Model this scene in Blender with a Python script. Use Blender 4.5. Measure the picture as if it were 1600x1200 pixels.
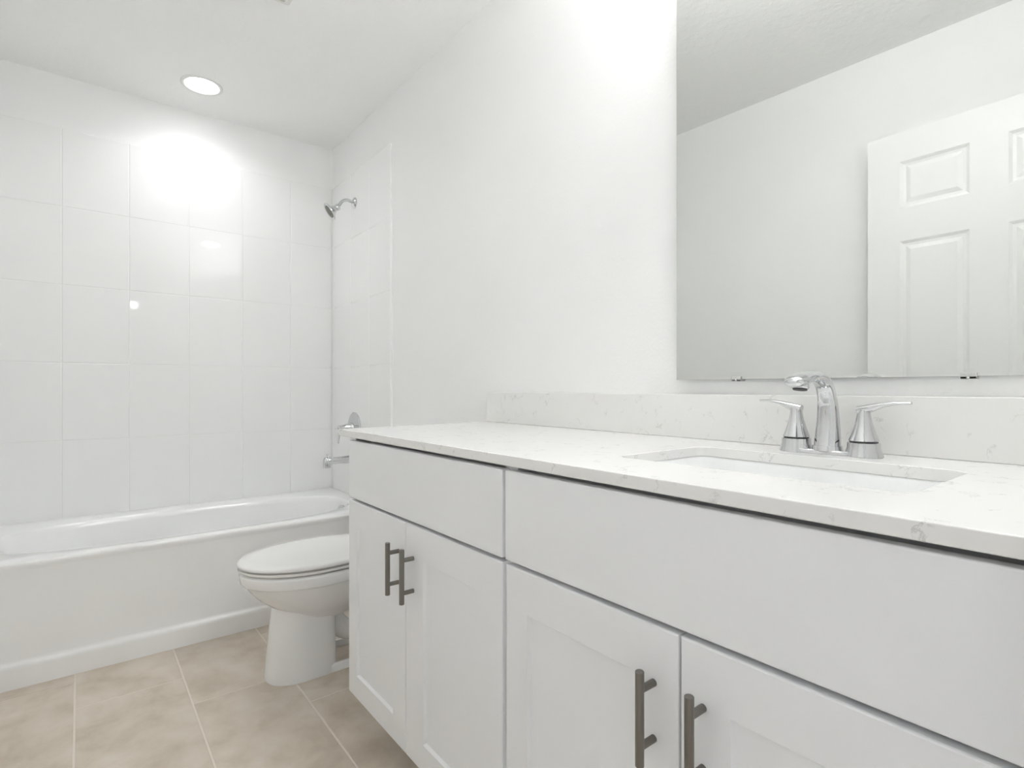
import bpy, bmesh, math, random
from mathutils import Vector, Matrix

random.seed(7)
PI = math.pi
for o in list(bpy.data.objects):
    bpy.data.objects.remove(o)
SC = bpy.context.scene
COL = SC.collection

# ------------------------------------------------------------------ camera
CAM_F = 850.43                       # focal length in pixels of a 1600 px wide frame
cam_d = bpy.data.cameras.new('camera')
cam_d.sensor_fit = 'HORIZONTAL'
cam_d.sensor_width = 36.0
cam_d.lens = CAM_F / 1600 * 36
cam_d.shift_y = 6.26 / 1600
cam_d.clip_start = 0.02
cam = bpy.data.objects.new('camera', cam_d)
COL.objects.link(cam)
cam.location = (-1.1861, -3.227, 1.0147)
cam.rotation_euler = (PI / 2, 0, -0.6706)
SC.camera = cam

# ------------------------------------------------------------------ world, exposure, daylight
world = bpy.data.worlds.new('world')
SC.world = world
world.use_nodes = True
bg = world.node_tree.nodes['Background']
bg.inputs['Color'].default_value = (0.98, 0.99, 1.0, 1)
bg.inputs['Strength'].default_value = 0.46
SC.view_settings.view_transform = 'Standard'
SC.view_settings.look = 'None'
SC.view_settings.gamma = 1
SC.view_settings.use_curve_mapping = False
SC.view_settings.exposure = 0.74
SC.cycles.use_denoising = True
SC.cycles.max_bounces = 16
SC.cycles.diffuse_bounces = 10
SC.cycles.glossy_bounces = 8
SC.cycles.sample_clamp_indirect = 8
LAMP_W = 1.05                         # watts of the beam of the recessed lamp over the tub (its lens glows as well)
FILL_W = 2.8                       # watts of each shade of the added fill uplight
hall_d = bpy.data.lights.new('hall_lamp', 'POINT')
hall_d.energy = 2.4
hall_d.shadow_soft_size = 0.045
hall = bpy.data.objects.new('hall_lamp', hall_d)
COL.objects.link(hall)
hall.location = (-0.69, -4.66, 2.0)


# ------------------------------------------------------------------ materials
def mat(name, color, rough=0.5, metal=0.0, coat=0.0, ior=1.5, spec=0.5):
    m = bpy.data.materials.new(name)
    m.use_nodes = True
    b = m.node_tree.nodes['Principled BSDF']
    b.inputs['Base Color'].default_value = (*color, 1)
    b.inputs['Roughness'].default_value = rough
    b.inputs['Metallic'].default_value = metal
    b.inputs['Coat Weight'].default_value = coat
    b.inputs['Coat Roughness'].default_value = 0.05
    b.inputs['IOR'].default_value = ior
    b.inputs['Specular IOR Level'].default_value = spec
    return m


def nodes(m):
    nt = m.node_tree
    return nt, nt.nodes, nt.links, nt.nodes['Principled BSDF']


def add_bump(m, scale, strength, dist=0.002, detail=3.0, rough=0.5, thresh=None):
    nt, N, L, b = nodes(m)
    tc = N.new('ShaderNodeTexCoord')
    no = N.new('ShaderNodeTexNoise')
    no.inputs['Scale'].default_value = scale
    no.inputs['Detail'].default_value = detail
    no.inputs['Roughness'].default_value = rough
    L.new(tc.outputs['Object'], no.inputs['Vector'])
    out = no.outputs['Fac']
    if thresh:
        r = N.new('ShaderNodeMapRange')
        r.interpolation_type = 'SMOOTHSTEP'
        r.inputs['From Min'].default_value = thresh[0]
        r.inputs['From Max'].default_value = thresh[1]
        L.new(out, r.inputs['Value'])
        out = r.outputs['Result']
    bp = N.new('ShaderNodeBump')
    bp.inputs['Strength'].default_value = strength
    bp.inputs['Distance'].default_value = dist
    L.new(out, bp.inputs['Height'])
    L.new(bp.outputs['Normal'], b.inputs['Normal'])
    return m


M_WALL = add_bump(mat('wall_paint', (0.905, 0.907, 0.902), 0.55), 110, 0.25, 0.0015, 2.0)
M_CEIL = add_bump(mat('ceiling_paint', (0.93, 0.932, 0.927), 0.8), 28, 0.22, 0.004, 4.0, 0.6, (0.42, 0.62))
M_TILE = add_bump(mat('wall_tile_glaze', (0.90, 0.902, 0.897), 0.04, spec=0.18), 6, 0.008, 0.01, 1.0)
M_GROUT = mat('white_grout', (0.87, 0.87, 0.862), 0.8)
M_TUB = mat('tub_enamel', (0.90, 0.902, 0.90), 0.10)
M_CHINA = mat('vitreous_china', (0.885, 0.888, 0.887), 0.07)
M_SEAT = mat('seat_plastic', (0.86, 0.855, 0.84), 0.16)
M_CAB = mat('cabinet_paint', (0.862, 0.87, 0.885), 0.38)
M_TOE = mat('toe_kick_board', (0.62, 0.62, 0.62), 0.5)
M_TRIM = mat('trim_paint', (0.84, 0.84, 0.83), 0.35)
M_DOOR = mat('door_paint', (0.87, 0.87, 0.86), 0.4)
M_CHROME = mat('chrome', (0.66, 0.665, 0.675), 0.04, 1.0)
M_DARK = mat('dark_rubber', (0.03, 0.03, 0.03), 0.5)
M_NOZZLE = mat('nozzle_plate', (0.16, 0.16, 0.13), 0.45)
M_NICKEL = mat('satin_nickel', (0.235, 0.22, 0.20), 0.32, 1.0)
M_MIRROR = mat('mirror_silver', (0.725, 0.735, 0.72), 0.0, 1.0)
M_GLASSEDGE = mat('mirror_glass_edge', (0.30, 0.34, 0.32), 0.15)
M_CLIP = mat('clear_plastic_clip', (0.62, 0.62, 0.60), 0.15)
M_VENT = mat('vent_plastic', (0.82, 0.82, 0.80), 0.5)
M_CAULK = mat('caulk', (0.84, 0.84, 0.82), 0.45)


def emission(name, color, strength):
    m = bpy.data.materials.new(name)
    m.use_nodes = True
    b = m.node_tree.nodes['Principled BSDF']
    b.inputs['Base Color'].default_value = (*color, 1)
    b.inputs['Emission Color'].default_value = (*color, 1)
    b.inputs['Emission Strength'].default_value = strength
    return m


M_FILL_SHADE = emission('fill_shade_glow', (0.9, 0.89, 0.87), 0.6)  # glow for the shades of the added fill uplight
M_LENS = emission('lit_lens', (0.985, 0.992, 1.0), 11.0)


def quartz():
    m = mat('white_quartz', (0.84, 0.835, 0.82), 0.13)
    nt, N, L, b = nodes(m)
    tc = N.new('ShaderNodeTexCoord')
    warp = N.new('ShaderNodeTexNoise')
    warp.inputs['Scale'].default_value = 14
    warp.inputs['Detail'].default_value = 4
    mx = N.new('ShaderNodeVectorMath')
    mx.operation = 'MULTIPLY_ADD'
    mx.inputs[1].default_value = (0.06, 0.06, 0.06)
    L.new(tc.outputs['Object'], warp.inputs['Vector'])
    L.new(warp.outputs['Color'], mx.inputs[0])
    L.new(tc.outputs['Object'], mx.inputs[2])
    ve = N.new('ShaderNodeTexNoise')
    ve.inputs['Scale'].default_value = 9
    ve.inputs['Detail'].default_value = 6
    ve.inputs['Roughness'].default_value = 0.6
    L.new(mx.outputs['Vector'], ve.inputs['Vector'])
    # thin ridge where noise crosses 0.5
    s = N.new('ShaderNodeMath'); s.operation = 'SUBTRACT'; s.inputs[1].default_value = 0.5
    a = N.new('ShaderNodeMath'); a.operation = 'ABSOLUTE'
    r = N.new('ShaderNodeMapRange')
    r.inputs['From Min'].default_value = 0.0
    r.inputs['From Max'].default_value = 0.011
    r.inputs['To Min'].default_value = 1.0
    r.inputs['To Max'].default_value = 0.0
    L.new(ve.outputs['Fac'], s.inputs[0]); L.new(s.outputs[0], a.inputs[0]); L.new(a.outputs[0], r.inputs['Value'])
    # break the veins up into short specks
    br = N.new('ShaderNodeTexNoise')
    br.inputs['Scale'].default_value = 34
    br.inputs['Detail'].default_value = 3
    L.new(tc.outputs['Object'], br.inputs['Vector'])
    br2 = N.new('ShaderNodeMapRange')
    br2.inputs['From Min'].default_value = 0.50
    br2.inputs['From Max'].default_value = 0.62
    L.new(br.outputs['Fac'], br2.inputs['Value'])
    mu = N.new('ShaderNodeMath'); mu.operation = 'MULTIPLY'
    L.new(r.outputs['Result'], mu.inputs[0]); L.new(br2.outputs['Result'], mu.inputs[1])
    mu2 = N.new('ShaderNodeMath'); mu2.operation = 'MULTIPLY'; mu2.inputs[1].default_value = 0.42
    L.new(mu.outputs[0], mu2.inputs[0])
    mix = N.new('ShaderNodeMix'); mix.data_type = 'RGBA'
    mix.inputs['A'].default_value = (0.84, 0.835, 0.82, 1)
    mix.inputs['B'].default_value = (0.36, 0.35, 0.34, 1)
    L.new(mu2.outputs[0], mix.inputs['Factor'])
    L.new(mix.outputs['Result'], b.inputs['Base Color'])
    return m


M_QUARTZ = quartz()


def floor_tile_material():
    m = mat('beige_floor_tile', (0.5, 0.43, 0.36), 0.38)
    nt, N, L, b = nodes(m)
    tc = N.new('ShaderNodeTexCoord')
    # per-tile shift through the object position is done with a vertex attribute: every tile has its own random
    at = N.new('ShaderNodeAttribute'); at.attribute_name = 'tile_id'
    sc = N.new('ShaderNodeVectorMath'); sc.operation = 'MULTIPLY_ADD'
    sc.inputs[1].default_value = (13.0, 7.0, 5.0)
    L.new(at.outputs['Vector'], sc.inputs[0]); L.new(tc.outputs['Object'], sc.inputs[2])
    st = N.new('ShaderNodeVectorMath'); st.operation = 'MULTIPLY'
    st.inputs[1].default_value = (1.15, 1.0, 1.0)
    L.new(sc.outputs['Vector'], st.inputs[0])
    n1 = N.new('ShaderNodeTexNoise')
    n1.inputs['Scale'].default_value = 6.5; n1.inputs['Detail'].default_value = 8
    n1.inputs['Roughness'].default_value = 0.58; n1.inputs['Distortion'].default_value = 0.25
    L.new(st.outputs['Vector'], n1.inputs['Vector'])
    cr = N.new('ShaderNodeValToRGB')
    e = cr.color_ramp.elements
    e[0].position = 0.30; e[0].color = (0.50, 0.425, 0.345, 1)
    e[1].position = 0.68; e[1].color = (0.685, 0.62, 0.54, 1)
    x = cr.color_ramp.elements.new(0.5); x.color = (0.615, 0.543, 0.457, 1)
    L.new(n1.outputs['Fac'], cr.inputs['Fac'])
    L.new(cr.outputs['Color'], b.inputs['Base Color'])
    bp = N.new('ShaderNodeBump'); bp.inputs['Strength'].default_value = 0.12; bp.inputs['Distance'].default_value = 0.002
    L.new(n1.outputs['Fac'], bp.inputs['Height']); L.new(bp.outputs['Normal'], b.inputs['Normal'])
    return m


M_FLOOR = floor_tile_material()
M_FGROUT = mat('cream_floor_grout', (0.76, 0.70, 0.62), 0.85)


# ------------------------------------------------------------------ mesh helpers
def new_bm():
    return bmesh.new()


def box(bm, x0, x1, y0, y1, z0, z1, mi=0):
    vs = [bm.verts.new((x, y, z)) for x in (x0, x1) for y in (y0, y1) for z in (z0, z1)]
    q = [(0, 1, 3, 2), (4, 6, 7, 5), (0, 4, 5, 1), (2, 3, 7, 6), (0, 2, 6, 4), (1, 5, 7, 3)]
    fs = [bm.faces.new([vs[i] for i in f]) for f in q]
    for f in fs:
        f.material_index = mi
    return fs


def loft(bm, rings, cap0=True, cap1=True, closed=True, mi=0):
    R = [[bm.verts.new(p) for p in r] for r in rings]
    n = len(R[0])
    for a, b in zip(R, R[1:]):
        for i in range(n if closed else n - 1):
            j = (i + 1) % n
            f = bm.faces.new((a[i], a[j], b[j], b[i]))
            f.material_index = mi
    if cap0:
        bm.faces.new(list(reversed(R[0]))).material_index = mi
    if cap1:
        bm.faces.new(R[-1]).material_index = mi
    return R


def frame_for(d):
    d = d.normalized()
    up = Vector((0, 0, 1)) if abs(d.z) < 0.95 else Vector((0, 1, 0))
    s = d.cross(up).normalized()
    u = s.cross(d).normalized()
    return s, u


def catmull(pts, k=8):
    P = [Vector(p) for p in pts]
    P = [2 * P[0] - P[1]] + P + [2 * P[-1] - P[-2]]
    out = []
    for i in range(1, len(P) - 2):
        a, b, c, d = P[i - 1:i + 3]
        for s in range(k):
            t = s / k
            out.append(0.5 * ((2 * b) + (c - a) * t + (2 * a - 5 * b + 4 * c - d) * t * t + (3 * b - a - 3 * c + d) * t ** 3))
    out.append(P[-2])
    return out


def lerp_list(v, n):
    out = []
    m = len(v) - 1
    for i in range(n):
        t = i / (n - 1) * m
        k = min(int(t), m - 1)
        s = t - k
        out.append(v[k] * (1 - s) + v[k + 1] * s)
    return out


def tube(bm, pts, ra, rb=None, n=20, side=None, k=8, smooth=True, mi=0):
    """tube along points; ra = radius (list ok) along `side`, rb across"""
    P = catmull(pts, k) if smooth and len(pts) > 2 else [Vector(p) for p in pts]
    ra = lerp_list(ra if isinstance(ra, (list, tuple)) else [ra, ra], len(P))
    rb = ra if rb is None else lerp_list(rb if isinstance(rb, (list, tuple)) else [rb, rb], len(P))
    rings = []
    s0 = None
    for i, p in enumerate(P):
        d = (P[min(i + 1, len(P) - 1)] - P[max(i - 1, 0)])
        if side is not None:
            s = Vector(side); u = s.cross(d).normalized(); s = d.cross(u).normalized()
        elif s0 is None:
            s, u = frame_for(d)
        else:
            dn = d.normalized()
            s = (s0 - dn * s0.dot(dn)).normalized(); u = s.cross(dn).normalized()
        s0 = s
        rings.append([p + s * ra[i] * math.cos(2 * PI * j / n) + u * rb[i] * math.sin(2 * PI * j / n) for j in range(n)])
    loft(bm, rings, mi=mi)


def lathe(bm, base, axis, prof, n=40, cap=True, mi=0):
    """prof = [(radius, height along axis)]"""
    axis = Vector(axis).normalized(); base = Vector(base)
    s, u = frame_for(axis)
    rings = []
    for r, h in prof:
        r = max(r, 1e-4)
        rings.append([base + axis * h + s * r * math.cos(2 * PI * j / n) + u * r * math.sin(2 * PI * j / n) for j in range(n)])
    loft(bm, rings, cap, cap, mi=mi)


def rrect(cx, cy, hx, hy, r, n=8):
    """rounded rectangle outline (counter-clockwise)"""
    pts = []
    for qx, qy, a0 in ((1, 1, 0), (-1, 1, PI / 2), (-1, -1, PI), (1, -1, 1.5 * PI)):
        for i in range(n + 1):
            a = a0 + PI / 2 * i / n
            pts.append((cx + qx * (hx - r) + r * math.cos(a), cy + qy * (hy - r) + r * math.sin(a)))
    return pts


def superell(cx, cy, hx, hy, e, n=96):
    pts = []
    for i in range(n):
        t = 2 * PI * i / n
        c, s = math.cos(t), math.sin(t)
        pts.append((cx + hx * math.copysign(abs(c) ** (2 / e), c), cy + hy * math.copysign(abs(s) ** (2 / e), s)))
    return pts


def finish(name, bm, mats, smooth=30, bevel=0, seg=2, recalc=True):
    if recalc:
        bmesh.ops.recalc_face_normals(bm, faces=bm.faces[:])
    if smooth:
        lim = math.radians(smooth)
        for f in bm.faces:
            f.smooth = True
        for e in bm.edges:
            if len(e.link_faces) == 2 and e.calc_face_angle(0) > lim:
                e.smooth = False
    me = bpy.data.meshes.new(name)
    bm.to_mesh(me)
    bm.free()
    for m in (mats if isinstance(mats, (list, tuple)) else [mats]):
        me.materials.append(m)
    o = bpy.data.objects.new(name, me)
    COL.objects.link(o)
    if bevel:
        b = o.modifiers.new('bevel', 'BEVEL')
        b.width = bevel
        b.segments = seg
        b.limit_method = 'ANGLE'
        b.angle_limit = math.radians(40)
        b.harden_normals = True
    return o


def tag(o, label=None, cat=None, group=None, kind=None):
    if label: o['label'] = label
    if cat: o['category'] = cat
    if group: o['group'] = group
    if kind: o['kind'] = kind
    return o


def thing(name, loc, label, cat, group=None):
    o = bpy.data.objects.new(name, None)
    o.empty_display_size = 0.05
    o.location = loc
    COL.objects.link(o)
    return tag(o, label, cat, group)


def part(name, bm, mats, parent, label=None, **kw):
    """bm is in world coordinates"""
    o = finish(name, bm, mats, **kw)
    o.parent = parent
    if parent.type == 'EMPTY':
        o.location = -Vector(parent.location)
    if label: o['label'] = label
    return o


def struct(name, bm, mats, label, cat, **kw):
    return tag(finish(name, bm, mats, **kw), label, cat, kind='structure')


def copy_tree(o, parent=None):
    c = o.copy()
    COL.objects.link(c)
    if parent: c.parent = parent
    for ch in list(o.children):
        copy_tree(ch, c)
    return c


# ------------------------------------------------------------------ room
XL, YF, HC = -1.524, -3.16, 2.44          # left wall, front wall, ceiling
bm = new_bm(); box(bm, XL - 0.1, 0.1, 0.0, 0.1, -0.02, HC + 0.02)
wall_back = struct('wall_back', bm, M_WALL, 'white painted wall above the tiles behind the bathtub', 'wall', smooth=0)
bm = new_bm(); box(bm, 0.0, 0.1, YF - 0.14, 0.0, -0.02, HC + 0.02)
wall_right = struct('wall_right', bm, M_WALL, 'white painted wall behind the vanity and the mirror', 'wall', smooth=0)
bm = new_bm(); box(bm, XL - 0.1, XL, YF - 0.14, 0.0, -0.02, HC + 0.02)
struct('wall_left', bm, M_WALL, 'white wall behind the open door, seen in the mirror', 'wall', smooth=0)
DX0, DX1, DZ = -1.385, -0.60, 2.06        # doorway the camera stands in
bm = new_bm()
box(bm, XL, DX0, YF - 0.12, YF, -0.02, HC)
box(bm, DX1, 0.0, YF - 0.12, YF, -0.02, HC)
box(bm, DX0, DX1, YF - 0.12, YF, DZ, HC)
struct('wall_front', bm, M_WALL, 'white wall with the open doorway behind the viewer', 'wall', smooth=0)
bm = new_bm(); box(bm, XL - 0.1, 0.1, YF - 0.14, 0.1, HC, HC + 0.1)
struct('ceiling', bm, M_CEIL, 'white lightly textured ceiling', 'ceiling', smooth=0)
bm = new_bm()
box(bm, DX0, DX0 + 0.018, YF - 0.125, YF + 0.004, 0, DZ)
box(bm, DX1 - 0.018, DX1, YF - 0.125, YF + 0.004, 0, DZ)
box(bm, DX0, DX1, YF - 0.125, YF + 0.004, DZ - 0.018, DZ)
struct('trim_1', bm, M_TRIM, 'white jamb around the doorway behind the viewer', 'door frame', smooth=0)


# floor: grout bed with one bevelled slab per tile, all in the floor's mesh
def floor():
    bm = new_bm()
    lay = bm.verts.layers.float_vector.new('tile_id')
    box(bm, XL - 0.1, 0.1, YF - 1.2, 0.1, -0.06, -0.0012, 1)
    W, Lg, g = 0.2975, 0.61, 0.0028
    xs = [-1.2 - 2 * W + i * W for i in range(6)]
    off = {0: -1.02 + 0.4, 1: -1.02 + 0.2, 2: -1.02, 3: -1.22, 4: -1.44, 5: -1.64}
    for i, x0 in enumerate(xs):
        a, b = max(x0 + g, XL - 0.09), min(x0 + W - g, 0.09)
        k0 = off[i] + Lg * 3
        for k in range(9):
            y1 = k0 - k * Lg - g; y0 = y1 - Lg + 2 * g
            y0, y1 = max(y0, YF - 1.19), min(y1, 0.09)
            if y1 - y0 < 0.01 or b - a < 0.01: continue
            e = 0.0012
            r0 = [(a, y0), (b, y0), (b, y1), (a, y1)]
            r1 = [(a + e, y0 + e), (b - e, y0 + e), (b - e, y1 - e), (a + e, y1 - e)]
            R = loft(bm, [[(x, y, -0.01) for x, y in r0], [(x, y, -0.0008) for x, y in r0], [(x, y, 0) for x, y in r1]], cap0=False)
            v = (random.random(), random.random(), random.random())
            for ring in R:
                for q in ring: q[lay] = v
    return finish('floor', bm, [M_FLOOR, M_FGROUT], smooth=0)


tag(floor(), 'beige stone-look floor tiles with cream grout', 'floor', kind='structure')


# glazed wall tiles: one pillow-edged slab per tile
def tile_field(name, parent, to3, spans_u, spans_v):
    bm = new_bm()
    g = 0.0013
    flat = []
    prof = [(0.0, 0.0), (0.0086, 0.0), (0.0093, 0.0004), (0.0098, 0.0013), (0.0100, 0.0030)]
    for (u0, u1) in spans_u:
        for (v0, v1) in spans_v:
            rings = []
            for d, e in prof:
                a, b, c, h = u0 + g + e, u1 - g - e, v0 + g + e, v1 - g - e
                rings.append([to3(a, c, d), to3(b, c, d), to3(b, h, d), to3(a, h, d)])
            loft(bm, rings, cap0=False)
            bm.faces.ensure_lookup_table()
            flat.append(len(bm.faces) - 1)
    vmin, vmax = min(a for a, b in spans_v), max(b for a, b in spans_v)
    fs = [to3(u, v, d) for d in (0.0005, 0.0090) for u in (spans_u[0][0] + 0.0016, spans_u[-1][1] - 0.0016) for v in (vmin + 0.0016, vmax - 0.0016)]
    lo = [min(p[i] for p in fs) for i in range(3)]; hi = [max(p[i] for p in fs) for i in range(3)]
    box(bm, lo[0], hi[0], lo[1], hi[1], lo[2], hi[2], 1)
    o = finish(name, bm, [M_TILE, M_GROUT], smooth=40)
    for i in flat:
        o.data.polygons[i].use_smooth = False
    o.parent = parent
    return o


TZ, TH, TW = 2.1984, 0.3561, 0.2515
rows = [(TZ - (i + 1) * TH, TZ - i * TH) for i in range(5)]
ub = [-1.524]
k = 0
cols = [-0.246 - i * TW for i in range(6)]
edges = [XL] + sorted([c for c in cols if c > XL + 0.01]) + [-0.0068]
tile_field('tile_panel', wall_back, lambda u, v, d: (u, -d, v), list(zip(edges, edges[1:])), rows)
ye = -0.8012
edges = [ye, ye + TW, ye + 2 * TW, ye + 3 * TW, -0.010]
tile_field('tile_panel', wall_right, lambda u, v, d: (-d, u, v), list(zip(edges, edges[1:])), rows)
bm = new_bm(); box(bm, -0.0100, 0, ye + 0.0012, -0.7465, 0.0, rows[-1][0] - 0.0012)
o = part('tile_leg', bm, M_TILE, wall_right, bevel=0.002)

bm = new_bm(); box(bm, -0.012, 0, -1.675, ye - 0.002, 0, 0.083)
struct('baseboard_right', bm, M_TRIM, 'white baseboard on the wall behind the toilet', 'baseboard', bevel=0.003)
bm = new_bm(); box(bm, XL, XL + 0.012, YF, -0.78, 0, 0.083)
struct('baseboard_left', bm, M_TRIM, 'white baseboard along the wall opposite the vanity', 'baseboard', bevel=0.003)


# ------------------------------------------------------------------ open six-panel door (seen in the mirror)
def make_door():
    # local frame: u runs from the free edge to the hinge edge, face looks to +n
    Wd, H, T = 0.767, 2.025, 0.035
    bm = new_bm()
    us = [0, 0.112, 0.330, 0.437, 0.655, Wd]
    zs = [0, 0.235, 0.80, 0.935, 1.592, 1.722, 1.908, H]
    P = lambda u, n, z: Vector((n, -u, z))
    rec = {(1, 1), (3, 1), (1, 3), (3, 3), (1, 5), (3, 5)}
    for side, s in ((0.0, 1), (-T, -1)):
        for i in range(5):
            for j in range(7):
                a, b, c, d = us[i], us[i + 1], zs[j], zs[j + 1]
                if (i, j) in rec:
                    rr = []
                    for e, n in ((0, 0), (0.010, -0.0065), (0.020, -0.0075), (0.036, -0.0015)):
                        rr.append([P(a + e, side + s * n, c + e), P(b - e, side + s * n, c + e), P(b - e, side + s * n, d - e), P(a + e, side + s * n, d - e)])
                    loft(bm, rr, cap0=False)
                else:
                    bm.faces.new([bm.verts.new(P(*q)) for q in ((a, side, c), (b, side, c), (b, side, d), (a, side, d))])
    ring = [(0, 0), (Wd, 0), (Wd, H), (0, H)]
    for (u0, z0), (u1, z1) in zip(ring, ring[1:] + ring[:1]):
        bm.faces.new([bm.verts.new(P(*q)) for q in ((u0, 0, z0), (u1, 0, z1), (u1, -T, z1), (u0, -T, z0))])
    bmesh.ops.remove_doubles(bm, verts=bm.verts[:], dist=1e-5)
    o = finish('door_1', bm, M_DOOR, smooth=0)
    tag(o, 'open white six-panel door, seen in the mirror', 'door', kind='structure')
    h = new_bm()
    for s in (1, -1):
        n0 = 0 if s > 0 else -T
        lathe(h, (n0, -0.07, 0.915), (s, 0, 0), [(0.032, 0), (0.032, 0.004), (0.026, 0.008), (0.012, 0.010), (0.012, 0.028), (0.022, 0.036), (0.028, 0.048), (0.024, 0.060), (0.010, 0.066)], 28)
    k = finish('door_knob', h, M_NICKEL); k.parent = o
    for z in (0.25, 1.0, 1.78):
        h = new_bm(); tube(h, [(0.004, -Wd - 0.004, z), (0.004, -Wd - 0.004, z + 0.09)], 0.006, n=12, smooth=False)
        k = finish('hinge', h, M_NICKEL); k.parent = o
    return o


door = make_door()

# ------------------------------------------------------------------ recessed lights and the vent
LX, LY = -0.737, -0.312


def make_light():
    r = thing('recessed_light', (LX, LY, HC), 'round recessed ceiling light glowing above the bathtub', 'ceiling light')
    b = new_bm()
    n = 56
    prof = [(0.088, 0.0), (0.088, -0.003), (0.084, -0.0055), (0.074, -0.005), (0.068, -0.001), (0.067, 0.0)]
    rings = [[(LX + q * math.cos(2 * PI * j / n), LY + q * math.sin(2 * PI * j / n), HC + h) for j in range(n)] for q, h in prof]
    loft(b, rings, False, False)
    part('trim_ring', b, M_VENT, r, recalc=True)
    b = new_bm(); lathe(b, (LX, LY, HC - 0.0005), (0, 0, -1), [(0.0675, 0), (0.0675, 0.0012), (0.055, 0.002)], n)
    part('lens', b, M_LENS, r, 'glowing white lens')
    ld = bpy.data.lights.new('lamp', 'AREA')
    ld.shape = 'DISK'; ld.size = 0.13; ld.energy = LAMP_W; ld.color = (0.985, 0.992, 1.0)
    ld.spread = math.radians(142)
    lo = bpy.data.objects.new('lamp', ld); COL.objects.link(lo)
    lo.parent = r; lo.location = (0, 0, -0.0060)
    return r


light = make_light()
l2 = copy_tree(light); l2.location = (-0.17, -2.86, HC)
tag(l2, 'round recessed ceiling light above the vanity, mirrored small in the tiles', 'ceiling light')

for ch in list(l2.children):
    if ch.type == 'LIGHT':
        ch.data = ch.data.copy()
        ch.data.energy = 1.9
        ch.data.spread = PI

# unseen uplight added above the mirror for ceiling bounce: bar with three shades
r = thing('fill_uplight', (-0.001, -2.80, 2.05), 'added out-of-view three-shade uplight above the mirror, for fill', 'wall light')
bm = new_bm()
loft(bm, [[(x, y, z) for y, z in rrect(-2.80, 2.056, 0.26 - e, 0.045 - e, 0.012, 5)] for x, e in ((-0.0008, 0), (-0.018, 0), (-0.022, 0.005))])
part('backplate', bm, M_CHROME, r, smooth=40)
for yy in (-2.98, -2.80, -2.62):
    bm = new_bm(); tube(bm, [(-0.022, yy, 2.056), (-0.07, yy, 2.030), (-0.112, yy, 2.000), (-0.13, yy, 2.008)], 0.008, n=14)
    a_ = part('arm', bm, M_CHROME, r)
    bm = new_bm(); lathe(bm, (-0.13, yy, 2.003), (0, 0, 1), [(0.018, 0), (0.024, 0.004), (0.040, 0.04), (0.052, 0.085), (0.058, 0.11), (0.0555, 0.11), (0.049, 0.085), (0.037, 0.042), (0.02, 0.010), (0.002, 0.008)], 32, cap=False)
    part('shade', bm, M_FILL_SHADE, r, smooth=50)
    vd = bpy.data.lights.new('fill_bulb', 'AREA'); vd.shape = 'DISK'; vd.size = 0.09; vd.energy = FILL_W; vd.color = (0.985, 0.992, 1.0)
    vo = bpy.data.objects.new('fill_bulb', vd); COL.objects.link(vo); vo.parent = r; vo.rotation_euler = (PI, 0, 0); vo.location = Vector((-0.13, yy, 2.108)) - Vector(r.location)

r = thing('exhaust_fan_grille', (-0.725, -1.275, HC), 'white square vent grille on the ceiling at the top picture edge', 'ceiling vent')
bm = new_bm()
x0, x1, y0, y1 = -0.865, -0.580, -1.415, -1.132
o_ = rrect((x0 + x1) / 2, (y0 + y1) / 2, (x1 - x0) / 2, (y1 - y0) / 2, 0.012, 5)
i_ = rrect((x0 + x1) / 2, (y0 + y1) / 2, (x1 - x0) / 2 - 0.012, (y1 - y0) / 2 - 0.012, 0.008, 5)
m_ = rrect((x0 + x1) / 2, (y0 + y1) / 2, (x1 - x0) / 2 - 0.022, (y1 - y0) / 2 - 0.022, 0.006, 5)
loft(bm, [[(x, y, HC) for x, y in o_], [(x, y, HC - 0.010) for x, y in o_], [(x, y, HC - 0.018) for x, y in i_], [(x, y, HC - 0.018) for x, y in m_], [(x, y, HC - 0.004) for x, y in m_]])
part('frame', bm, M_VENT, r, smooth=25)
for i in range(9):
    bm = new_bm(); yy = y0 + 0.036 + i * 0.0262
    box(bm, x0 + 0.022, x1 - 0.022, yy - 0.007, yy + 0.007, HC - 0.0165, HC - 0.0125)
    part('slat', bm, M_VENT, r, smooth=0)


# ------------------------------------------------------------------ bathtub
ZT, YT = 0.4215, -0.7434
XT0, XT1 = XL + 0.002, -0.0115


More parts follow.
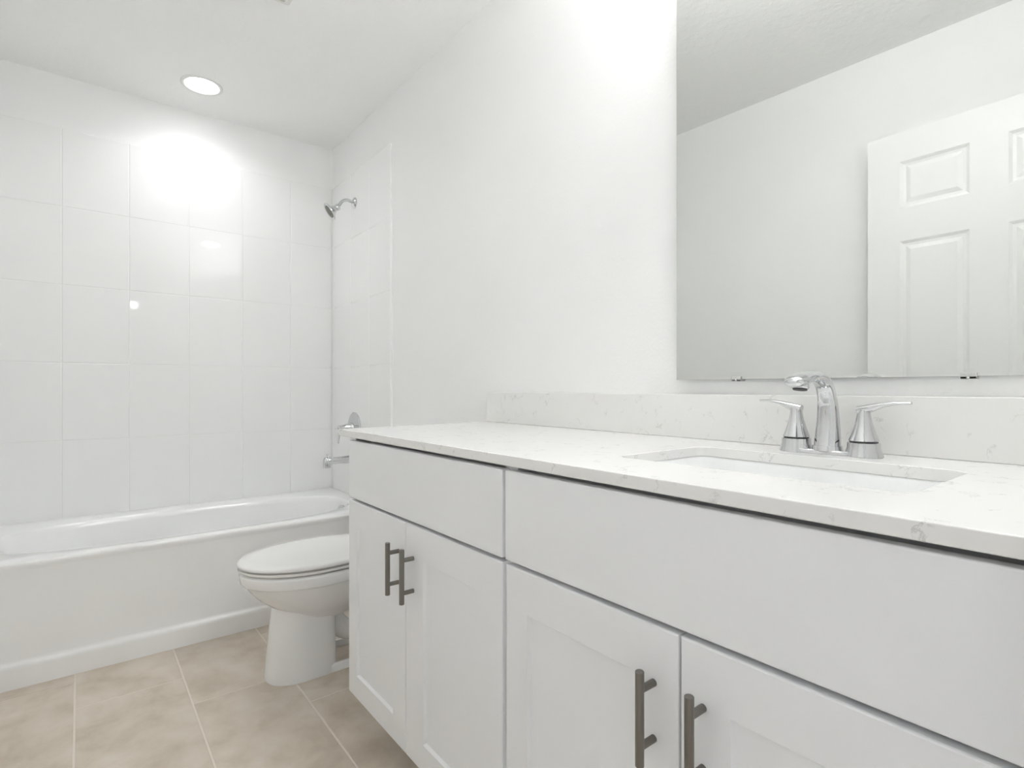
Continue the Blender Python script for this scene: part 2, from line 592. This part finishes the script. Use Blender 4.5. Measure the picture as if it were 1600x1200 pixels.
def make_tub():
    r = thing('bathtub', ((XT0 + XT1) / 2, YT / 2, 0), 'white alcove bathtub with a plain apron under the tiled wall', 'bathtub')
    bm = new_bm()
    n = 128
    cx, cy, hx, hy = -0.772, -0.397, 0.685, 0.273
    yb = -0.0108

    def rect_ring(z, gx=0.0, yf=YT, rad=0.012):
        # rectangle sampled at the same directions as the inner superellipse
        out = []
        for (px, py) in superell(cx, cy, hx, hy, 2.8, n):
            dx, dy = px - cx, py - cy
            t = 1e9
            if dx > 1e-9: t = min(t, (XT1 - gx - cx) / dx)
            if dx < -1e-9: t = min(t, (XT0 + gx - cx) / dx)
            if dy > 1e-9: t = min(t, (yb - cy) / dy)
            if dy < -1e-9: t = min(t, (yf - cy) / dy)
            out.append((cx + dx * t, cy + dy * t, z))
        return out

    def inner(z, sx0, sx1, sy, e):
        # inner outline with separate insets at head (left), drain (right) and sides
        pts = []
        for (px, py) in superell(0, 0, 1, 1, e, n):
            h = hx - sx1 if px > 0 else hx - sx0
            pts.append((cx + px * h, cy + py * (hy - sy), z))
        return pts

    rings = [rect_ring(ZT - 0.006), rect_ring(ZT - 0.0015, 0, YT + 0.003), rect_ring(ZT, 0, YT + 0.008)]
    rings += [inner(ZT, -0.012, -0.010, -0.010, 2.9), inner(ZT - 0.003, -0.004, -0.003, -0.003, 2.85), inner(ZT - 0.010, 0.004, 0.002, 0.002, 2.8),
              inner(ZT - 0.03, 0.022, 0.006, 0.006, 2.8), inner(ZT - 0.10, 0.085, 0.016, 0.018, 2.9), inner(ZT - 0.18, 0.155, 0.028, 0.03, 3.0),
              inner(ZT - 0.27, 0.235, 0.045, 0.045, 3.2), inner(ZT - 0.315, 0.29, 0.07, 0.07, 3.2), inner(ZT - 0.335, 0.36, 0.12, 0.12, 3.0), inner(ZT - 0.34, 0.5, 0.3, 0.2, 2.6)]
    loft(bm, rings, cap0=False, cap1=True)
    part('basin', bm, M_TUB, r, smooth=50, recalc=True)
    # apron: profile swept along x: rolled lip, flat face, raised kick at the bottom
    prof = [(YT + 0.03, ZT - 0.012), (YT + 0.008, ZT - 0.0005), (YT + 0.003, ZT - 0.0016), (YT + 0.0005, ZT - 0.0055), (YT, ZT - 0.011), (YT + 0.001, ZT - 0.018), (YT + 0.003, ZT - 0.024), (YT + 0.0045, ZT - 0.032),
            (YT + 0.0055, 0.30), (YT + 0.0055, 0.12), (YT + 0.0050, 0.092), (YT + 0.003, 0.0845), (YT - 0.001, 0.0805), (YT - 0.0045, 0.0775), (YT - 0.0070, 0.072), (YT - 0.0078, 0.064), (YT - 0.0078, 0.0), (YT + 0.03, 0.0)]
    bm = new_bm()
    loft(bm, [[(x, y, z) for y, z in prof] for x in (XT0, XT1 - 0.0005)], True, True)
    part('apron', bm, M_TUB, r, smooth=40)
    # overflow plate on the drain-end wall and drain in the floor
    bm = new_bm()
    lathe(bm, (-0.105, -0.412, 0.356), (-1, 0, 0.12), [(0.040, -0.012), (0.040, 0.006), (0.035, 0.010), (0.012, 0.012)], 36)
    lathe(bm, (-0.1168, -0.412, 0.3574), (-1, 0, 0.12), [(0.006, 0), (0.006, 0.004), (0.003, 0.005)], 16)
    part('overflow_plate', bm, M_CHROME, r, 'round chrome overflow plate')
    bm = new_bm(); lathe(bm, (-0.40, -0.385, ZT - 0.345), (0, 0, 1), [(0.032, 0), (0.032, 0.008), (0.026, 0.010), (0.02, 0.009)], 30)
    part('drain', bm, M_CHROME, r, 'round chrome drain')
    return r


make_tub()

# shower head
SY = -0.362
r = thing('shower_fixture', (-0.0105, SY, 2.026), 'chrome shower head on a curved arm, high on the tiled wall', 'shower head')
bm = new_bm(); lathe(bm, (-0.0102, SY, 2.026), (-1, 0, 0), [(0.030, 0), (0.030, 0.003), (0.024, 0.009), (0.013, 0.013), (0.011, 0.014)], 36)
part('flange', bm, M_CHROME, r)
bm = new_bm(); tube(bm, [(-0.012, SY, 2.026), (-0.030, SY, 2.030), (-0.055, SY, 2.032), (-0.080, SY, 2.021), (-0.096, SY - 0.003, 2.000), (-0.106, SY - 0.009, 1.984)], 0.0088, n=18)
part('arm', bm, M_CHROME, r)
ax = Vector((-0.80, 0.16, -0.585)).normalized()
HB = Vector((-0.152, SY, 1.9497)) - ax * 0.060
bm = new_bm()
lathe(bm, HB, ax, [(0.011, -0.004), (0.0165, 0.0), (0.0175, 0.006), (0.0170, 0.014), (0.0140, 0.018), (0.0165, 0.023), (0.0225, 0.034), (0.0330, 0.045), (0.0430, 0.051), (0.0470, 0.0545), (0.0470, 0.0590), (0.0430, 0.0610), (0.0350, 0.0590)], 40)
h = part('shower_face', bm, M_CHROME, r)
bm = new_bm(); lathe(bm, HB, ax, [(0.034, 0.0575), (0.034, 0.0600), (0.031, 0.0605)], 36)
s_, u_ = frame_for(ax)
for rr, nn in ((0.010, 6), (0.018, 10), (0.027, 14)):
    for j in range(nn):
        p = HB + ax * 0.0603 + s_ * rr * math.cos(2 * PI * j / nn) + u_ * rr * math.sin(2 * PI * j / nn)
        lathe(bm, p, ax, [(0.0016, -0.001), (0.0012, 0.002)], 6)
part('nozzle_plate', bm, M_NOZZLE, h, 'dark nozzle plate')

# shower valve
r = thing('shower_valve', (-0.0105, SY, 0.80), 'chrome shower valve with lever, just above the far countertop corner', 'shower valve')
bm = new_bm(); lathe(bm, (-0.0102, SY, 0.80), (-1, 0, 0), [(0.083, 0), (0.083, 0.003), (0.078, 0.008), (0.058, 0.013), (0.032, 0.017), (0.03, 0.018)], 48)
part('escutcheon', bm, M_CHROME, r)
bm = new_bm(); lathe(bm, (-0.026, SY, 0.80), (-1, 0, 0), [(0.026, 0), (0.025, 0.012), (0.019, 0.035), (0.015, 0.055), (0.014, 0.071), (0.010, 0.077), (0.003, 0.079)], 32)
h = part('handle_hub', bm, M_CHROME, r)
bm = new_bm(); tube(bm, [(-0.092, SY, 0.805), (-0.095, SY, 0.785), (-0.099, SY, 0.755), (-0.101, SY, 0.716)], [0.010, 0.008, 0.007, 0.006], [0.006, 0.0055, 0.005, 0.004], n=16, side=(0, 1, 0))
part('lever', bm, M_CHROME, h)

# tub spout
r = thing('tub_spout', (-0.0105, SY, 0.63), 'chrome tub spout with diverter knob, left of the vanity', 'tub spout')
bm = new_bm()
tube(bm, [(-0.0105, SY, 0.628), (-0.05, SY, 0.6275), (-0.10, SY, 0.628), (-0.14, SY, 0.630), (-0.158, SY, 0.628)], [0.028, 0.023, 0.021, 0.020, 0.0185], [0.026, 0.0215, 0.019, 0.019, 0.018], n=28, side=(0, 1, 0))
lathe(bm, (-0.164, SY, 0.593), (0, 0, 1), [(0.0185, 0), (0.0195, 0.002), (0.0195, 0.030), (0.0185, 0.042), (0.0150, 0.051), (0.0085, 0.056), (0.002, 0.057)], 32)
part('body', bm, M_CHROME, r, smooth=45)
bm = new_bm(); lathe(bm, (-0.160, SY, 0.648), (0, 0, 1), [(0.003, 0), (0.003, 0.009), (0.007, 0.011), (0.0075, 0.015), (0.005, 0.018)], 20)
part('diverter_knob', bm, M_CHROME, r)


# ------------------------------------------------------------------ toilet
TY = -1.212


def egg(xf, xb, xw, hw, z, n=72, e=2.0, eb=2.4):
    """outline with its nose at xf, tail at xb, widest (half width hw) at xw"""
    out = []
    for i in range(n):
        t = 2 * PI * i / n
        c, s = math.cos(t), math.sin(t)
        if c < 0:
            x = xw + (xw - xf) * (-(abs(c) ** (2 / e)))
            y = hw * math.copysign(abs(s) ** (2 / e), s)
        else:
            x = xw + (xb - xw) * abs(c) ** (2 / eb)
            y = hw * math.copysign(abs(s) ** (2 / eb), s)
        out.append((x, TY + y, z))
    return out


r = thing('toilet', (-0.45, TY, 0), 'white toilet with closed elongated lid between bathtub and vanity', 'toilet')
bm = new_bm()
loft(bm, [egg(-0.612, -0.36, -0.50, 0.090, 0.20), egg(-0.640, -0.33, -0.50, 0.118, 0.236), egg(-0.668, -0.31, -0.505, 0.135, 0.254),
          egg(-0.706, -0.28, -0.515, 0.152, 0.285), egg(-0.734, -0.26, -0.52, 0.165, 0.318), egg(-0.747, -0.25, -0.52, 0.172, 0.338), egg(-0.751, -0.25, -0.52, 0.174, 0.342),
          egg(-0.757, -0.25, -0.52, 0.1785, 0.3445), egg(-0.760, -0.24, -0.52, 0.180, 0.349), egg(-0.764, -0.24, -0.52, 0.183, 0.374), egg(-0.763, -0.24, -0.52, 0.182, 0.380), egg(-0.757, -0.24, -0.52, 0.177, 0.3845)])
# front column
loft(bm, [egg(-0.684, -0.452, -0.56, 0.099, 0.0, e=2.4, eb=5), egg(-0.684, -0.452, -0.56, 0.099, 0.012, e=2.4, eb=5), egg(-0.681, -0.453, -0.56, 0.0975, 0.03, e=2.4, eb=5), egg(-0.674, -0.455, -0.56, 0.096, 0.10, e=2.4, eb=5),
          egg(-0.665, -0.456, -0.555, 0.095, 0.18, e=2.4, eb=5), egg(-0.657, -0.458, -0.55, 0.094, 0.25, e=2.4, eb=5)])
# rear foot rail and the narrow trapway above it
def foot(d, z):
    return [(x, TY + y, z) for x, y in rrect(-0.33, 0, 0.19 - d, 0.097 - d, 0.05 - d)]


loft(bm, [foot(0.016, 0.0), foot(0, 0.0), foot(0, 0.020), foot(0.003, 0.026), foot(0.008, 0.028), foot(0.016, 0.026), foot(0.016, 0.0)], False, False)
tube(bm, [(-0.50, TY, 0.24), (-0.42, TY, 0.12), (-0.36, TY, 0.10), (-0.30, TY, 0.17), (-0.24, TY, 0.26), (-0.18, TY, 0.20), (-0.16, TY, 0.06)], [0.044, 0.038, 0.034, 0.034, 0.038, 0.046, 0.055], n=24)
# shelf that carries the tank
loft(bm, [[(x, TY + y, z) for x, y in rrect(-0.16, 0, hx_, hy_, 0.03)] for hx_, hy_, z in ((0.10, 0.07, 0.24), (0.13, 0.11, 0.31), (0.14, 0.13, 0.375), (0.14, 0.13, 0.388))])
part('bowl', bm, M_CHINA, r, smooth=42)
bm = new_bm()
loft(bm, [egg(-0.752, -0.255, -0.52, 0.172, 0.3905), egg(-0.766, -0.25, -0.52, 0.1835, 0.3915), egg(-0.768, -0.25, -0.52, 0.185, 0.394), egg(-0.767, -0.25, -0.52, 0.184, 0.3995), egg(-0.752, -0.255, -0.52, 0.170, 0.402)])
for s in (-1, 1):
    lathe(bm, (-0.62, TY + s * 0.13, 0.387), (0, 0, 1), [(0.012, 0), (0.011, 0.006)], 14)
part('seat', bm, M_SEAT, r, smooth=50)
bm = new_bm()
loft(bm, [egg(-0.752, -0.258, -0.52, 0.170, 0.4060), egg(-0.769, -0.25, -0.52, 0.186, 0.4070), egg(-0.771, -0.25, -0.52, 0.188, 0.411), egg(-0.769, -0.25, -0.52, 0.1865, 0.4165), egg(-0.762, -0.252, -0.52, 0.181, 0.4195),
          egg(-0.72, -0.262, -0.52, 0.15, 0.4228), egg(-0.64, -0.30, -0.52, 0.09, 0.4252), egg(-0.56, -0.42, -0.50, 0.03, 0.426)])
for s in (-1, 1):
    lathe(bm, (-0.70, TY + s * 0.06, 0.4025), (0, 0, 1), [(0.010, 0), (0.009, 0.004)], 14)
part('lid', bm, M_SEAT, r, smooth=50)
for s in (-1, 1):
    bm = new_bm(); tube(bm, [(-0.25, TY + s * 0.075 - 0.018, 0.402), (-0.25, TY + s * 0.075 + 0.018, 0.402)], 0.013, n=16, smooth=False)
    part('hinge', bm, M_SEAT, r)
bm = new_bm()
loft(bm, [[(x, TY + y, z) for x, y in rrect(-0.112, 0, hx_, hy_, 0.035)] for hx_, hy_, z in ((0.075, 0.185, 0.389), (0.085, 0.20, 0.40), (0.094, 0.215, 0.55), (0.097, 0.22, 0.70))])
part('tank', bm, M_CHINA, r, smooth=40)
bm = new_bm()
loft(bm, [[(x, TY + y, z) for x, y in rrect(-0.1125, 0, hx_, hy_, 0.035)] for hx_, hy_, z in ((0.096, 0.219, 0.7005), (0.103, 0.227, 0.703), (0.104, 0.228, 0.725), (0.100, 0.224, 0.734), (0.09, 0.214, 0.738))])
part('tank_lid', bm, M_CHINA, r, smooth=40)
bm = new_bm(); lathe(bm, (-0.208, TY + 0.16, 0.66), (-1, 0, 0), [(0.012, 0), (0.012, 0.006), (0.006, 0.008)], 18)
tube(bm, [(-0.214, TY + 0.16, 0.66), (-0.222, TY + 0.13, 0.657), (-0.222, TY + 0.085, 0.652)], 0.005, n=12)
part('flush_lever', bm, M_CHROME, r, 'chrome flush lever')
for s in (-1, 1):
    bm = new_bm(); lathe(bm, (-0.31, TY + s * 0.088, 0.045), (0, 0, 1), [(0.014, 0), (0.013, 0.012), (0.008, 0.021), (0.001, 0.024)], 16)
    part('bolt_cap', bm, M_SEAT, r)


# ------------------------------------------------------------------ vanity
XF = -0.5728           # front plane of doors and drawer fronts
XB = -0.5535           # front of the cabinet boxes
ZCAB0, ZCAB1 = 0.115, 0.8722


def slab_front(name, y0, y1, z0, z1, parent):
    bm = new_bm(); box(bm, XF, XB + 0.0, y1, y0, z0, z1)
    return part(name, bm, M_CAB, parent, bevel=0.0028, seg=3)


def shaker_door(y0, y1, z0, z1, parent, sl, sr, rt, rb):
    """y0 = far (left in the picture) edge, y1 = near edge"""
    bm = new_bm()
    fy = lambda e, a=0: (y0 - e * sl, y1 + e * sr)
    rec, sb = 0.0070, 0.0040

    def ring(x, a, b, c, d):
        return [(x, a, c), (x, b, c), (x, b, d), (x, a, d)]
    a, b, c, d = y0 - sl, y1 + sr, z0 + rb, z1 - rt
    e = 0.0026
    loft(bm, [ring(XB + 0.0, y0, y1, z0, z1), ring(XF + e, y0, y1, z0, z1), ring(XF + 0.0008, y0 - 0.0008, y1 + 0.0008, z0 + 0.0008, z1 - 0.0008), ring(XF, y0 - e, y1 + e, z0 + e, z1 - e), ring(XF, a, b, c, d),
              ring(XF + 0.0006, a - 0.0006, b + 0.0006, c + 0.0006, d - 0.0006),
              ring(XF + rec, a - sb, b + sb, c + sb, d - sb)])
    return part('door', bm, M_CAB, parent, smooth=18)


def bar_handle(y, ztop, parent):
    bm = new_bm()
    L_, c, x = 0.127, 0.0254, XF - 0.030
    lathe(bm, (x, y, ztop - L_), (0, 0, 1), [(0.0052, 0), (0.0060, 0.0008), (0.0060, L_ - 0.0008), (0.0052, L_)], 28)
    for z in (ztop - c, ztop - L_ + c):
        tube(bm, [(x, y, z), (XF + 0.0002, y, z)], 0.0052, n=20, smooth=False)
    return part('handle', bm, M_NICKEL, parent, 'satin nickel bar handle', smooth=35)


def cabinet(y0, y1, label, drawer_y, doors, ztops):
    r = thing('vanity_cabinet', (-0.28, (y0 + y1) / 2, 0), label, 'cabinet')
    bm = new_bm()
    t = 0.018
    # box of panels, open top so the basin can hang inside
    box(bm, XB + 0.0, -0.004, y0 - t, y0, ZCAB0, ZCAB1)
    box(bm, XB + 0.0, -0.004, y1, y1 + t, ZCAB0, ZCAB1)
    box(bm, XB + 0.0, -0.004, y1 + t, y0 - t, ZCAB0, ZCAB0 + t)
    box(bm, -0.010, -0.004, y1 + t, y0 - t, ZCAB0 + t, ZCAB1)
    # face frame
    box(bm, XB + 0.045, XB + 0.045 + t, y1 + t, y0 - t, 0.80, ZCAB1)
    box(bm, XB + 0.03, XB + 0.03 + t, y1 + t, y0 - t, 0.665, 0.725)
    box(bm, XB, XB + t, y1 + t, y0 - t, ZCAB0 + t, ZCAB0 + 0.05)
    part('body', bm, M_CAB, r, smooth=0)
    bm = new_bm(); box(bm, -0.472, -0.004, y1, y0 - 0.0, 0.0, ZCAB0)
    part('toe_kick', bm, M_TOE, r, smooth=0)
    slab_front('drawer_front', drawer_y[0], drawer_y[1], 0.6985, 0.8635, r)
    for (a, b, sl, sr, hy_) in doors:
        d = shaker_door(a, b, 0.1345, 0.6910, r, sl, sr, 0.075, 0.064)
        bar_handle(hy_, ztops, d)
    return r


cabinet(-1.6805, -2.4290, 'white vanity cabinet at the far end of the counter, beside the toilet', (-1.6885, -2.4235),
        [(-1.6885, -2.0400, 0.058, 0.066, -2.0065), (-2.0425, -2.4245, 0.084, 0.080, -2.0805)], 0.6399)
cabinet(-2.4300, -3.1550, 'white vanity sink cabinet at the near right, under the faucet', (-2.4325, -3.1540),
        [(-2.4360, -2.8040, 0.060, 0.077, -2.7650), (-2.8075, -3.1540, 0.070, 0.070, -2.8402)], 0.6381)

# countertop with the basin cut-out
ZC, TC = 0.8921, 0.0196
HX0, HX1, HY0, HY1 = -0.432, -0.163, -3.020, -2.576


def countertop():
    cx, cy = (HX0 + HX1) / 2, (HY0 + HY1) / 2
    hole = rrect(cx, cy, (HX1 - HX0) / 2, (HY1 - HY0) / 2, 0.028, 8)
    quad = [(-0.5775, -1.6185), (-0.5775, YF + 0.002), (-0.0005, YF + 0.002), (-0.0005, -1.599)]
    # add rays to the slab corners so the outline keeps them
    ang = lambda p: math.atan2(p[1] - cy, p[0] - cx) % (2 * PI)
    dirs = [(ang(p), p, None) for p in hole]
    for q in quad:
        a = ang(q)
        # point on the hole in that direction: intersect with hole polygon
        best = None
        for p1, p2 in zip(hole, hole[1:] + hole[:1]):
            ax_, ay_ = p1[0] - cx, p1[1] - cy; bx_, by_ = p2[0] - p1[0], p2[1] - p1[1]
            dx, dy = math.cos(a), math.sin(a)
            den = dx * by_ - dy * bx_
            if abs(den) < 1e-12: continue
            t = (ax_ * by_ - ay_ * bx_) / den; s = (ax_ * dy - ay_ * dx) / den
            if t > 0 and -1e-9 <= s <= 1 + 1e-9: best = (cx + dx * t, cy + dy * t)
        dirs.append((a, best, q))
    dirs.sort(key=lambda d: d[0])
    inn, out = [], []
    for a, p, q in dirs:
        if q is None:
            dx, dy = math.cos(a), math.sin(a)
            tb = 1e9
            for p1, p2 in zip(quad, quad[1:] + quad[:1]):
                ax_, ay_ = p1[0] - cx, p1[1] - cy; bx_, by_ = p2[0] - p1[0], p2[1] - p1[1]
                den = dx * by_ - dy * bx_
                if abs(den) < 1e-12: continue
                t = (ax_ * by_ - ay_ * bx_) / den; s = (ax_ * dy - ay_ * dx) / den
                if t > 0 and -1e-9 <= s <= 1 + 1e-9: tb = min(tb, t)
            q = (cx + dx * tb, cy + dy * tb)
        inn.append(p); out.append(q)
    bm = new_bm()
    z0, z1 = ZC - TC, ZC
    rings = [[(x, y, z) for x, y in P] for P, z in ((inn, z0), (out, z0), (out, z1), (inn, z1))]
    R = [[bm.verts.new(p) for p in r_] for r_ in rings]
    n = len(inn)
    for a, b in ((0, 1), (1, 2), (2, 3), (3, 0)):
        for i in range(n):
            j = (i + 1) % n
            bm.faces.new((R[a][i], R[a][j], R[b][j], R[b][i]))
    return finish('countertop', bm, M_QUARTZ, smooth=30, bevel=0.0018, seg=3)


tag(countertop(), 'white quartz countertop with faint grey veins and a rectangular cut-out, on the vanity cabinets', 'countertop')
bm = new_bm(); box(bm, -0.0200, -0.0008, YF + 0.002, -1.606, ZC + 0.0002, 0.9996)
tag(finish('backsplash', bm, M_QUARTZ, smooth=30, bevel=0.0015, seg=3), 'low white quartz backsplash strip along the wall below the mirror', 'backsplash')

# undermount basin
r = thing('sink', ((HX0 + HX1) / 2, (HY0 + HY1) / 2, 0.74), 'white rectangular undermount sink set into the countertop', 'sink')
bm = new_bm()
cx, cy = (HX0 + HX1) / 2, (HY0 + HY1) / 2
hx0, hy0 = (HX1 - HX0) / 2, (HY1 - HY0) / 2


def srr(d, rr, z, dx=0):
    return [(x, y, z) for x, y in rrect(cx + dx, cy, hx0 + d, hy0 + d, rr, 8)]


zt = ZC - TC - 0.0004
loft(bm, [srr(0.022, 0.04, zt - 0.016), srr(0.022, 0.04, zt), srr(0.0015, 0.03, zt), srr(-0.001, 0.03, zt - 0.004), srr(-0.004, 0.032, zt - 0.04), srr(-0.009, 0.036, zt - 0.085), srr(-0.016, 0.042, zt - 0.108), srr(-0.030, 0.05, zt - 0.120), srr(-0.06, 0.05, zt - 0.125),
          srr(-0.105, 0.018, zt - 0.129)], cap0=False)
# outside shell
loft(bm, [srr(0.022, 0.04, zt - 0.016), srr(0.010, 0.045, zt - 0.02), srr(0.002, 0.05, zt - 0.10), srr(-0.04, 0.05, zt - 0.14), srr(-0.1, 0.02, zt - 0.142)], cap0=False)
part('basin', bm, M_CHINA, r, smooth=40, recalc=False)
bm = new_bm(); lathe(bm, (cx, cy, zt - 0.1295), (0, 0, 1), [(0.024, 0), (0.023, 0.003), (0.017, 0.003), (0.016, 0.001), (0.012, 0.004), (0.002, 0.005)], 32)
part('drain', bm, M_CHROME, r, 'chrome drain')

# ------------------------------------------------------------------ faucet
FX, FY = -0.088, -2.7960
YL, YR = -2.7382, -2.8552
r = thing('faucet', (FX, FY, ZC), 'chrome two-handle faucet with an arched spout behind the sink', 'faucet')
bm = new_bm()
loft(bm, [[(x, y, z) for x, y in rrect(FX, FY, 0.0245 - e, 0.0835 - e, 0.0240 - e, 10)] for z, e in ((ZC + 0.0002, 0.0), (ZC + 0.005, 0.0), (ZC + 0.0075, 0.002), (ZC + 0.008, 0.005))])
part('base_plate', bm, M_CHROME, r, smooth=50)
bm = new_bm()
path = [(FX - 0.004, FY, ZC + 0.0065), (FX - 0.001, FY, ZC + 0.035), (FX, FY, ZC + 0.07), (FX - 0.005, FY, ZC + 0.105), (FX - 0.022, FY, ZC + 0.131), (FX - 0.052, FY, ZC + 0.1425), (FX - 0.088, FY, ZC + 0.142), (FX - 0.118, FY, ZC + 0.1365), (FX - 0.140, FY, ZC + 0.1330), (FX - 0.148, FY, ZC + 0.1315)]
tube(bm, path, [0.0235, 0.0215, 0.0190, 0.0165, 0.0155, 0.0170, 0.0195, 0.0200, 0.0165, 0.0080], [0.0215, 0.0190, 0.0165, 0.0140, 0.0118, 0.0105, 0.0105, 0.0110, 0.0090, 0.0035], n=36, side=(0, 1, 0), k=7)
lathe(bm, (FX - 0.113, FY, ZC + 0.1355), (-0.18, 0, -1), [(0.0150, 0), (0.0145, 0.012), (0.0130, 0.0145)], 30)
lathe(bm, (FX - 0.003, FY, ZC + 0.0062), (0, 0, 1), [(0.0255, 0), (0.0250, 0.008), (0.0243, 0.0095)], 36)
part('spout', bm, M_CHROME, r, smooth=55)
bm = new_bm(); lathe(bm, Vector((FX - 0.113, FY, ZC + 0.1355)) + Vector((-0.18, 0, -1)).normalized() * 0.0143, (-0.18, 0, -1), [(0.0115, 0), (0.0115, 0.0025), (0.008, 0.003)], 24)
part('aerator', bm, M_DARK, r, 'dark aerator')
for yy, sgn in ((YL, 1), (YR, -1)):
    bm = new_bm()
    lathe(bm, (FX, yy, ZC + 0.0005), (0, 0, 1), [(0.0300, 0), (0.0297, 0.002), (0.0262, 0.0155), (0.0258, 0.0245), (0.0240, 0.0255)], 44)
    lathe(bm, (FX, yy, ZC + 0.0280), (0, 0, 1), [(0.0235, 0), (0.0240, 0.0008), (0.0205, 0.0095), (0.0165, 0.0220), (0.0132, 0.0340), (0.0112, 0.0450), (0.0105, 0.0510), (0.0104, 0.0545), (0.0088, 0.0575), (0.0050, 0.0590), (0.001, 0.0595)], 44)
    h = part('handle', bm, M_CHROME, r, smooth=50)
    bm = new_bm(); lathe(bm, (FX, yy, ZC + 0.0250), (0, 0, 1), [(0.0222, 0), (0.0222, 0.0032)], 40)
    part('seal_ring', bm, M_DARK, h, 'black gap ring')
    bm = new_bm()
    z = ZC + 0.083
    tube(bm, [(FX, yy - sgn * 0.009, z - 0.0015), (FX, yy + sgn * 0.010, z + 0.0035), (FX, yy + sgn * 0.032, z + 0.0105), (FX, yy + sgn * 0.053, z + 0.0138), (FX, yy + sgn * 0.0715, z + 0.0138)],
         [0.0095, 0.0095, 0.0080, 0.0072, 0.0058], [0.0085, 0.0075, 0.0042, 0.0030, 0.0024], n=20, side=(1, 0, 0))
    part('lever', bm, M_CHROME, h, smooth=60)

# ------------------------------------------------------------------ mirror
MY0, MY1, MZ0, MZ1 = -2.4180, -3.150, 1.0350, 2.005
TILT = math.radians(0.96)                 # the glass stands off the wall a little more at its far edge
r = thing('wall_mirror', (-0.001, (MY0 + MY1) / 2, MZ0), 'large frameless mirror above the backsplash, held by small clips', 'mirror')


def mx(y):
    return -0.0035 - (y - MY1) * math.tan(TILT)


bm = new_bm()
vs = []
for y in (MY0, MY1):
    for d in (0.0, -0.004):
        for z in (MZ0, MZ1):
            vs.append(bm.verts.new((mx(y) + d, y, z)))
q = [((2, 3, 7, 6), 0), ((0, 4, 5, 1), 1), ((0, 1, 3, 2), 1), ((4, 6, 7, 5), 1), ((0, 2, 6, 4), 1), ((1, 5, 7, 3), 1)]
for f, mi in q:
    bm.faces.new([vs[i] for i in f]).material_index = mi
part('glass', bm, [M_MIRROR, M_GLASSEDGE], r, smooth=0)
for y in (-2.5755, -2.9862):
    bm = new_bm()
    xa = mx(y)
    box(bm, xa - 0.0075, -0.0005, y - 0.011, y + 0.011, MZ0 - 0.005, MZ0 - 0.0004)
    box(bm, xa - 0.0075, xa - 0.0045, y - 0.011, y + 0.011, MZ0 - 0.005, MZ0 + 0.006)
    c_ = part('clip', bm, M_CLIP, r, bevel=0.0008)
    bm = new_bm(); lathe(bm, (xa - 0.0075, y, MZ0 - 0.0025), (-1, 0, 0), [(0.0028, 0), (0.0024, 0.001), (0.001, 0.0014)], 12)
    part('screw', bm, M_CHROME, c_)

# place the door so that its reflection lands where the mirror shows it
nrm = Vector((-math.cos(TILT), -math.sin(TILT), 0))       # mirror plane normal, into the room
p0 = Vector((mx(MY0) - 0.004, MY0, 0))


def unmirror(x, y):
    v = Vector((x, y, 0))
    d = (v - p0).dot(nrm)
    return v - nrm * 2 * d


A = unmirror(1.3657, -2.3781)
B = unmirror(1.3657 - 0.0208 * 0.767, -2.3781 - 0.9998 * 0.767)
u_dir = (B - A).normalized()
door.location = (A.x, A.y, 0.004)
door.rotation_euler = (0, 0, math.atan2(u_dir.x, -u_dir.y))
print('door', tuple(A), tuple(B), 'wall pts', tuple(unmirror(1.4692, -1.421)), tuple(unmirror(1.5159, -2.814)))
